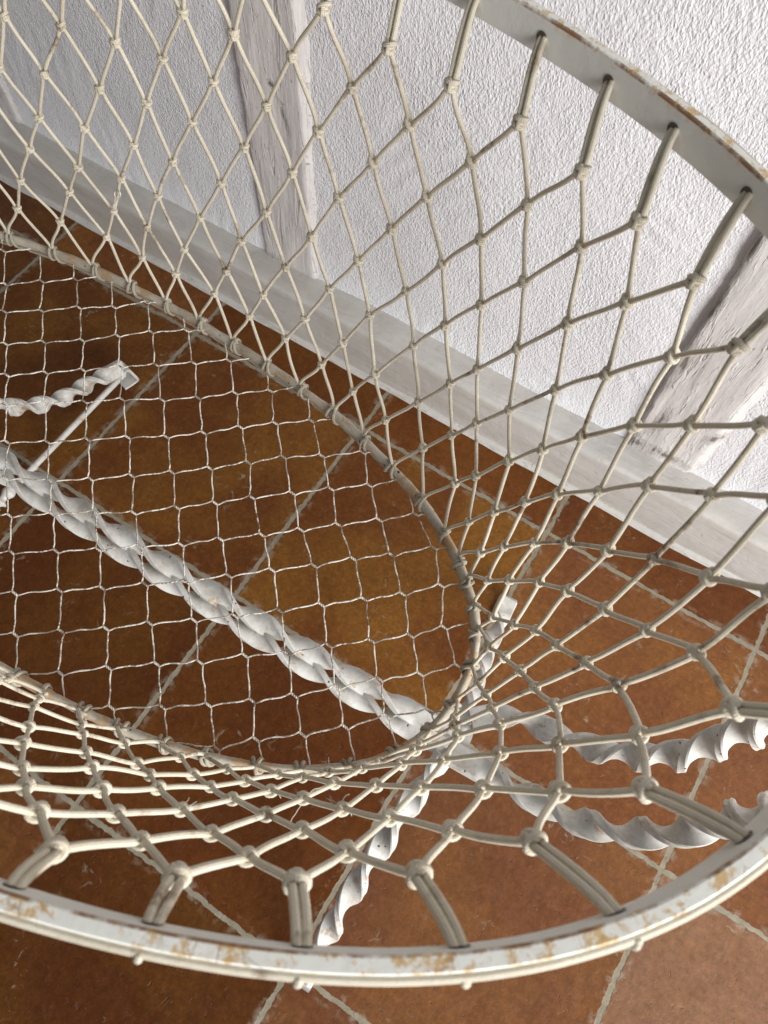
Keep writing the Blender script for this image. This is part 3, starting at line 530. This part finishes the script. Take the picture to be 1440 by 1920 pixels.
# hanging loops: doubled cord from each hole to the first row of knots
RC = .00170
def jit(v, s): return v + Vector((random.uniform(-s, s), random.uniform(-s, s), random.uniform(-s, s)))
for i, h in enumerate(HO):
    mb = MB(); k0 = KN[0][i]; n = inward(h); hz = Vector((h.x, h.y, .9755))
    d = (k0-hz); side = d.cross(n).normalized(); w0 = random.uniform(.0004, .0012)
    for sg in (-1, 1):
        a = hz - n*.003 + Vector((0, 0, .0012)) + side*sg*.0013; b = k0 + side*sg*.0017 - d.normalized()*.002
        p = hermite(a, b, n*.022 + d*.15, d*.55, 8)
        p = [q + side*sg*(w0*.55*math.sin(PI*min(1, j/8)))+Vector((0, 0, 0)) for j, q in enumerate(p)]
        mb.tube(p, [RC*1.06]*9, 8)
    mb.build('hanging_loop', M_cord, crib, origin=tuple(hz))

# net
mb = MB()
def outn(p):
    d = p - ctr; d.z = 0; d.x *= .35; return (d.normalized() + Vector((0, 0, -.28))).normalized()
down = {}
for r in range(8):
    for i in range(NC):
        p = KN[r][i]
        up = (KN[r-1][i if r % 2 else i-1] + KN[r-1][(i+1) % NC if r % 2 else i])/2 if r else Vector((HO[i].x, HO[i].y, .9755))
        if r < 7:
            j0 = i-1 if r % 2 == 0 else i; dn = (KN[r+1][j0] + KN[r+1][(j0+1) % NC])/2
        else: dn = (HP[i] + HP[(i+1) % NC])/2 
        down[(r, i)] = (dn-up).normalized()
def children(r, i):
    # row r+1 neighbours of knot i: for even rows u-.5 -> index i-1, u+.5 -> index i ; odd rows u-.5 -> i, u+.5 -> i+1
    return ((i-1) % NC, i) if r % 2 == 0 else (i, (i+1) % NC)
for r in range(7):
    for i in range(NC):
        a = KN[r][i]; da = down[(r, i)]; na = outn(a)
        for q, j in enumerate(children(r, i)):
            b = KN[r+1][j]; db = down[(r+1, j)]; L = (b-a).length; e = (b-a)/L
            sd = da.cross(na).normalized(); s0 = 1 if (b-a).dot(sd) > 0 else -1
            ra = random.uniform(.05, .38); rb = random.uniform(.05, .38)
            ta = (e*(1-ra) + da*ra + jit(Vector((0, 0, 0)), .07)).normalized()*L
            tb = (e*(1-rb) + db*rb + jit(Vector((0, 0, 0)), .07)).normalized()*L
            p0 = a + sd*s0*.0016 + da*.0012; sb = -s0
            sdb = db.cross(outn(b)).normalized()
            p1 = b + sdb*(-1 if (b-a).dot(sdb) > 0 else 1)*.0014 - db*.0012
            mb.tube(hermite(p0, p1, ta, tb, 9), RC*random.uniform(.95, 1.05), 8, v0=random.random())
# cords from the last row down to the hoop
for i in range(NC):
    a = KN[7][i]; da = down[(7, i)]; na = outn(a)
    for q, j in enumerate((i, (i+1) % NC)):
        b = HP[j] + Vector((0, 0, .004)); L = (b-a).length; e = (b-a)/L
        sd = da.cross(na).normalized(); s0 = 1 if (b-a).dot(sd) > 0 else -1
        ta = (e*.6 + da*.5 + jit(Vector((0, 0, 0)), .1))*L*.9; tb = (e*.4 + Vector((0, 0, -.9)) + jit(Vector((0, 0, 0)), .25))*L*.9
        mb.tube(hermite(a + sd*s0*.0016 + da*.001, b, ta, tb, 9), RC, 8)
net = mb.build('side_net', M_cord, crib, origin=(RIM[0], RIM[1], ZROD))
mb = MB()
for r in range(8):
    for i in range(NC):
        c = KN[r][i]; d = down[(r, i)]; n = outn(c); s = d.cross(n).normalized(); n = s.cross(d)
        k = .90 if r == 0 else random.uniform(.76, .90); fl_ = random.choice((-1, 1))*random.uniform(.6, 1.5) if r else 1
        d2 = (d + s*random.uniform(-.35, .35) + n*random.uniform(-.15, .15)).normalized()
        # sheet bend: collar round the strands, second bight below it and a tucked core
        mb.torus(c - d*.0016*k, (d2 + s*.28*fl_ - n*.1).normalized(), .0043*k, .0034*k, s, .00185*k, 14, 7)
        mb.torus(c + d*.0018*k - n*.0004, (d2 - s*.35*fl_ + n*.25).normalized(), .0034*k, .0031*k, s, .00175*k, 12, 7)
        mb.torus(c + d*.0006*k - n*.0022*k, (n + s*.5*fl_).normalized(), .0026*k, .0036*k, s, .0016*k, 12, 6)
        mb.blob(c + d*.0012, s*.0036*k, n*.0030*k, d*.0048*k)
mb.build('knots', M_cord, net, origin=(RIM[0], RIM[1], ZROD))
# frayed ends and the little wire hook tied in one knot
mb = MB()
def fray(c, axis, n, L):
    for _ in range(n):
        d = (axis + jit(Vector((0, 0, 0)), .55)).normalized(); p = [c + jit(Vector((0, 0, 0)), .0012)]
        for k in range(6): p.append(p[-1] + d*L/6); d = (d + jit(Vector((0, 0, 0)), .35)).normalized()
        mb.tube(p, .00028, 4)
for (r, i, n, L) in ((4, 8+15, 6, .018), (3, 8+14, 5, .016), (2, 8+14, 3, .01), (3, 8+16, 3, .009), (5, 8+15, 4, .012), (6, 8+14, 4, .01), (7, 8+14, 4, .012)):
    mb = MB(); fray(KN[r][i], (-outn(KN[r][i])*.3 + Vector((0, 0, -.8))), n, L)
    mb.build('frayed_tuft', M_cord, net, origin=tuple(KN[r][i]))
k = KN[6][3]; mb = MB(); s_ = Vector((1, 0, 0)); u_ = (KN[4][4]-k).normalized()
p = [k, k + u_*.015, k+u_*.026 + s_*.002, k+u_*.036+s_*.0045, k+u_*.042+s_*.002, k+u_*.038-s_*.003, k+u_*.028-s_*.0005, k+u_*.012+s_*.001, k+s_*.001]
mb.tube([q + Vector((0, -.004, 0)) for q in catmull(p, 6)], .0007, 6)
mb.build('wire_hook', M_wire, net, origin=tuple(k))

# bottom hoop: rounded bar with a lashing cord wound along it
qp = superell(ROD, 420, 0); fr = frames_closed(qp); mb = MB()
prof = [(.0043*math.cos(2*PI*k/12), .0068*math.sin(2*PI*k/12)) for k in range(12)]
fr2 = []
for (o, x, y) in fr:
    q = Vector((o.x, o.y, ZROD)); lump = 1 + noise.noise(q*30)*.20 + noise.noise(q*110)*.14
    fr2.append((q + x*noise.noise(q*14)*.0012 + y*noise.noise(q*11+Vector((5, 5, 5)))*.0018, x*lump, y*lump))
mb.loopsweep(fr2, prof); hoop = mb.build('bottom_hoop', M_hoop, crib, origin=(ROD[0], ROD[1], ZROD))
def hoop_frame(v):
    n = len(fr2); v = v % n; i = int(v); t = v-i; a, b = fr2[i], fr2[(i+1) % n]
    return a[0].lerp(b[0], t), a[1].lerp(b[1], t).normalized(), a[2]
idxs = []
for h in HP:
    best = min(range(420), key=lambda q: (fr2[q][0]-h).length); idxs.append(best)
mb = MB(); path = []; ang = 0.0; NP = len(HP)
for i in range(NP):
    v0 = idxs[i]; v1 = idxs[(i+1) % NP]; dv = v1-v0
    if dv > 210: dv -= 420
    if dv < -210: dv += 420
    seg = 30; phase = 0
    for k in range(seg):
        t = k/seg
        tt = min(t/.36, 1.0); turns = 1.0*(tt) # quick turn by the knot, then runs underneath
        vv = v0 + dv*(t*.9 if t < .36 else .324 + (t-.36)/.64*.676) - dv*.1
        o, x, y = hoop_frame(vv); a = -PI*.55 + 2*PI*turns
        rr = .0019
        path.append(o + x*math.cos(a)*(.0043+rr) + Vector((0, 0, 1))*math.sin(a)*(.0068+rr) + (y*-.0015 if t > .5 else y*0))
mb.tube(path + [path[0]], .0019, 7, cap=False)
for i in range(NP):   # a second short wrap and hitch at each attachment
    o, x, y = hoop_frame(idxs[i] + random.uniform(-.8, .8)); q = Vector((0, 0, 1)); t = x.cross(q)
    lean = random.uniform(-.5, .1)
    mb.torus(o, (t + q*lean + x*random.uniform(-.2, .2)).normalized(), .0064, .0089, x, .0019, 16, 7)
    mb.torus(o + q*.0075 + x*.001, (x + t*random.uniform(-.5, .5)).normalized(), .0036, .0034, q, .0017, 10, 6)
mb.build('lashing_cord', M_lash, hoop, origin=(ROD[0], ROD[1], ZROD))

# wire mesh bottom: hexagonal netting, each joint a short twist
mb = MB()
JN = {tuple(int(t) for t in k.split(',')): Vector((v[0]*1e-4, v[1]*1e-4, ZROD-.002)) for k, v in WIRE.items()}
def inside(p, s=1.0):
    return (abs((p.x-ROD[0])/(ROD[2]*s))**ROD[4] + abs((p.y-ROD[1])/(ROD[3]*s))**ROD[4]) < 1
TW = {}
for k, p in JN.items():
    p = p + Vector((random.uniform(-.0006, .0006), random.uniform(-.0006, .0006), noise.noise(p*9)*.006 + random.uniform(-.0004, .0004)))
    a = (Vector((.0292, -.002, 0)) ).normalized(); JN[k] = p
    TW[k] = (p - a*.0036, p + a*.0036)     # upper-left end, lower-right end of the twist
def clip(a, b):
    ia, ib = inside(a), inside(b)
    if ia and ib: return a, b
    if not ia and not ib: return None
    lo, hi = (a, b) if ia else (b, a)
    for _ in range(12):
        m = (lo+hi)/2
        if inside(m): lo = m
        else: hi = m
    return (a, lo) if ia else (lo, b)
WR = .00072
def wire(a, b, bow):
    c = clip(a, b)
    if not c or (c[1]-c[0]).length < .004: return
    a, b = c; d = b-a; s = Vector((-d.y, d.x, 0)).normalized(); n = 7; p = []
    for i in range(n+1):
        t = i/n; q = a + d*t + s*(bow*math.sin(2*PI*t) ) + Vector((0, 0, noise.noise((a+d*t)*60)*.0008))
        q += s*noise.noise((a+d*t)*150)*.0007; p.append(q)
    mb.tube(p, [WR*random.uniform(.85, 1.2) for _ in p], 6)
for (i, j), (A, B) in TW.items():
    if inside(JN[(i, j)], .99):
        d = (B-A).normalized(); s = Vector((-d.y, d.x, 0)); u = Vector((0, 0, 1))
        for ph in (0, PI):
            p = []
            for k in range(11):
                t = k/10; an = ph + t*2*PI*1.5
                p.append(A + (B-A)*t + (s*math.cos(an) + u*math.sin(an))*WR*.95)
            mb.tube(p, WR*.92, 6)
    if (i+1, j) in TW: wire(B, TW[(i+1, j)][0], .0010)      # right end of this -> left end of the right neighbour
    if (i, j+1) in TW: wire(B, TW[(i, j+1)][0], -.0007)
mb.build('wire_mesh', M_wire, crib, origin=(ROD[0], ROD[1], ZROD))

# twisted flat iron
def ribbon(name, pts, w, t, half, phase, mat, parent, flat0=0.0, flat1=0.0, step=.004, up=Vector((0, 0, 1)), hand=1, wfn=None, flatang=0.0):
    P = resample(catmull(pts, 10), step); n = len(P); mb = MB(); s = 0; S = [0]
    for i in range(1, n): s += (P[i]-P[i-1]).length; S.append(s)
    nrm = None; frs = []
    for i in range(n):
        tg = (P[min(i+1, n-1)]-P[max(i-1, 0)]).normalized()
        if nrm is None: nrm = (up - tg*up.dot(tg)).normalized()
        nrm = (nrm - tg*nrm.dot(tg)).normalized(); b = tg.cross(nrm)
        d = min(max(S[i]-flat0, 0), max(s-flat1-flat0, 0))
        a = phase + hand*PI*d/half
        k = (wfn(S[i]/s) if wfn else 1.0)*(1 + noise.noise(P[i]*40)*.03)
        x = (b*math.cos(a) + nrm*math.sin(a)); y = tg.cross(x)
        frs.append((P[i], x*k, y))
    c = t*.14; W, T = w/2, t/2
    prof = [(-W, -T+c), (-W+c, -T), (-W*.5, -T*.92), (0, -T*.88), (W*.5, -T*.92), (W-c, -T), (W, -T+c), (W, T-c), (W-c, T), (W*.5, T*.92), (0, T*.88), (-W*.5, T*.92), (-W+c, T), (-W, T-c)]
    mb.loopsweep(frs, prof, closed=False)
    return mb.build(name, mat, parent, sharp=28, origin=tuple(P[0]))
# stretcher: two twisted bars side by side under the basket
SY = .166; XR = .030; XL = -.880; SZ = .24
for sy, dz in ((-.0088, -.007), (.0088, .006)):
    ribbon('stretcher_bar', [(XL, SY+sy-.004, SZ+dz), (-.6, SY+sy-.006, SZ+dz), (-.3, SY+sy-.002, SZ+dz), (-.06, SY+sy+.006, SZ+dz), (XR-.005, SY+sy+.012, SZ)], .0285, .0095, .078,
           .35, M_leg, crib, .05, .055, hand=-1)
# upright bars: continue from the stretcher and sweep out and up to the rim ends
UC = [(.034, .215, .240), (.060, .238, .241), (.0926, .2515, .250), (.1432, .252, .275), (.1824, .2544, .31), (.2115, .2573, .36), (.2334, .2632, .44), (.2392, .273, .505), (.238, .272, .60), (.225, .25, .74), (.185, .215, .88), (.140, .19, .965)]
UD = [(.034, .166, .240), (.0728, .168, .245), (.1153, .1687, .26), (.1478, .1682, .28), (.1787, .1669, .3), (.2119, .1713, .34), (.2385, .1804, .38), (.2578, .1942, .45), (.2671, .208, .52), (.262, .205, .62), (.235, .175, .76), (.185, .150, .89), (.140, .145, .965)]
def mirror(P): return [(2*RIM[0] + .045 - p[0], 2*SY - p[1] + .02, p[2]) for p in P]
for P, hd in ((UC, 1), (UD, -1)):
    ribbon('upright_bar', P, .0325, .0125, .070, .25, M_leg, crib, .04, .02, hand=hd, step=.003)
    ribbon('upright_bar', mirror(P), .040, .011, .066, .25, M_leg, crib, .04, .02, hand=hd, step=.003)
# legs: twisted, ending in a flat strip folded down to the floor
LEGA = [(.0215, .190, .236), (.0185, .235, .215), (.013, .2784, .180), (.006, .3384, .125), (.002, .395, .075), (-.002, .435, .050), (-.004, .462, .047)]
LEGB = [(.027, .160, .236), (.0208, .1011, .215), (.0195, .0608, .19), (.0156, .0103, .16), (.0141, -.0514, .12), (.016, -.105, .075), (.017, -.135, .052), (.018, -.165, .047)]
LEGC = [(-.885, .165, .236), (-.90, .215, .19), (-.905, .262, .125), (-.8897, .2902, .098), (-.8681, .3403, .075), (-.8561, .4047, .06), (-.848, .440, .052), (-.8398, .4700, .048)]
LEGD = [(-.885, .160, .236), (-.90, .11, .19), (-.905, .06, .135), (-.893, .025, .100), (-.875, -.02, .078), (-.860, -.08, .062), (-.850, -.115, .052), (-.842, -.145, .048)]
def leg(P, hand, ph, twist):
    root = ribbon('leg', P, .031, .0115, twist, ph, M_leg, crib, .02, .030, hand=hand, step=.003)
    a = Vector(P[-2]); b = Vector(P[-1]); d = (b-a); d.z = 0; d.normalize(); s = Vector((-d.y, d.x, 0))
    mb = MB(); path = [(b - d*.004), b + d*.003 + Vector((0, 0, -.002)), b + d*.006 + Vector((0, 0, -.010)), b + d*.012 + Vector((0, 0, -.036)), b + d*.010 + Vector((0, 0, -.042)), b - d*.004 + Vector((0, 0, -.0435)), b - d*.018 + Vector((0, 0, -.043))]
    path = catmull(path, 5); frs = []
    for i, q in enumerate(path):
        tg = (path[min(i+1, len(path)-1)]-path[max(i-1, 0)]).normalized(); frs.append((q, s, tg.cross(s)))
    mb.loopsweep(frs, [(-.0142, -.0024), (.0142, -.0024), (.0142, .0024), (-.0142, .0024)], closed=False)
    mb.build('foot', M_leg, root, sharp=40, origin=tuple(b))
    return root
leg(LEGA, 1, .2, .074); leg(LEGB, 1, .9, .074); leg(LEGC, -1, .3, .044); leg(LEGD, 1, .3, .044)
# turned cross rod between the two feet of the far end
mb = MB(); A = Vector((-.8430, .468, .024)); B = Vector((-.850, -.143, .024)); pts = []; rad = []
for i in range(241):
    t = i/240; q = A.lerp(B, t); pts.append(q); m = abs(t-.5)*(A-B).length; r = .0056
    for (c0, w0, h0) in ((.0, .010, .006), (.022, .004, .0085), (.034, .003, .006), (.043, .003, .0035), (.062, .003, .002)):
        r += h0*math.exp(-((m-c0)/w0)**2)
    rad.append(r)
mb.tube(pts, rad, 14); mb.build('cross_rod', M_leg, crib, origin=tuple(A))
# joint plates and bolts where stretcher, legs and uprights meet
for (x, sg) in ((XR, 1), (XL, -1)):
    mb = MB(); P = Vector((x, SY+.014, SZ))
    prof = []
    for k in range(20):
        a = 2*PI*k/20; prof.append((.030*math.copysign(abs(math.cos(a))**.6, math.cos(a)), .017*math.copysign(abs(math.sin(a))**.6, math.sin(a))))
    frs = [(P + Vector((0, 0, z)), Vector((0, 1, 0))*k, Vector((1, 0, 0))*k) for z, k in ((-.0065, .96), (-.006, 1), (-.0035, 1), (-.003, .96))]
    mb.loopsweep(frs, prof, closed=False); pt = mb.build('joint_plate', M_leg, crib, sharp=40, origin=tuple(P))
    for dy in (-.018, .018):
        mb = MB(); c = P + Vector((0, dy, .003))
        mb.tube([c + Vector((0, 0, z)) for z in (0, .002, .0034, .004)], [.0055, .0055, .0038, .0015], 12)
        mb.build('bolt', M_leg, pt, origin=tuple(c))
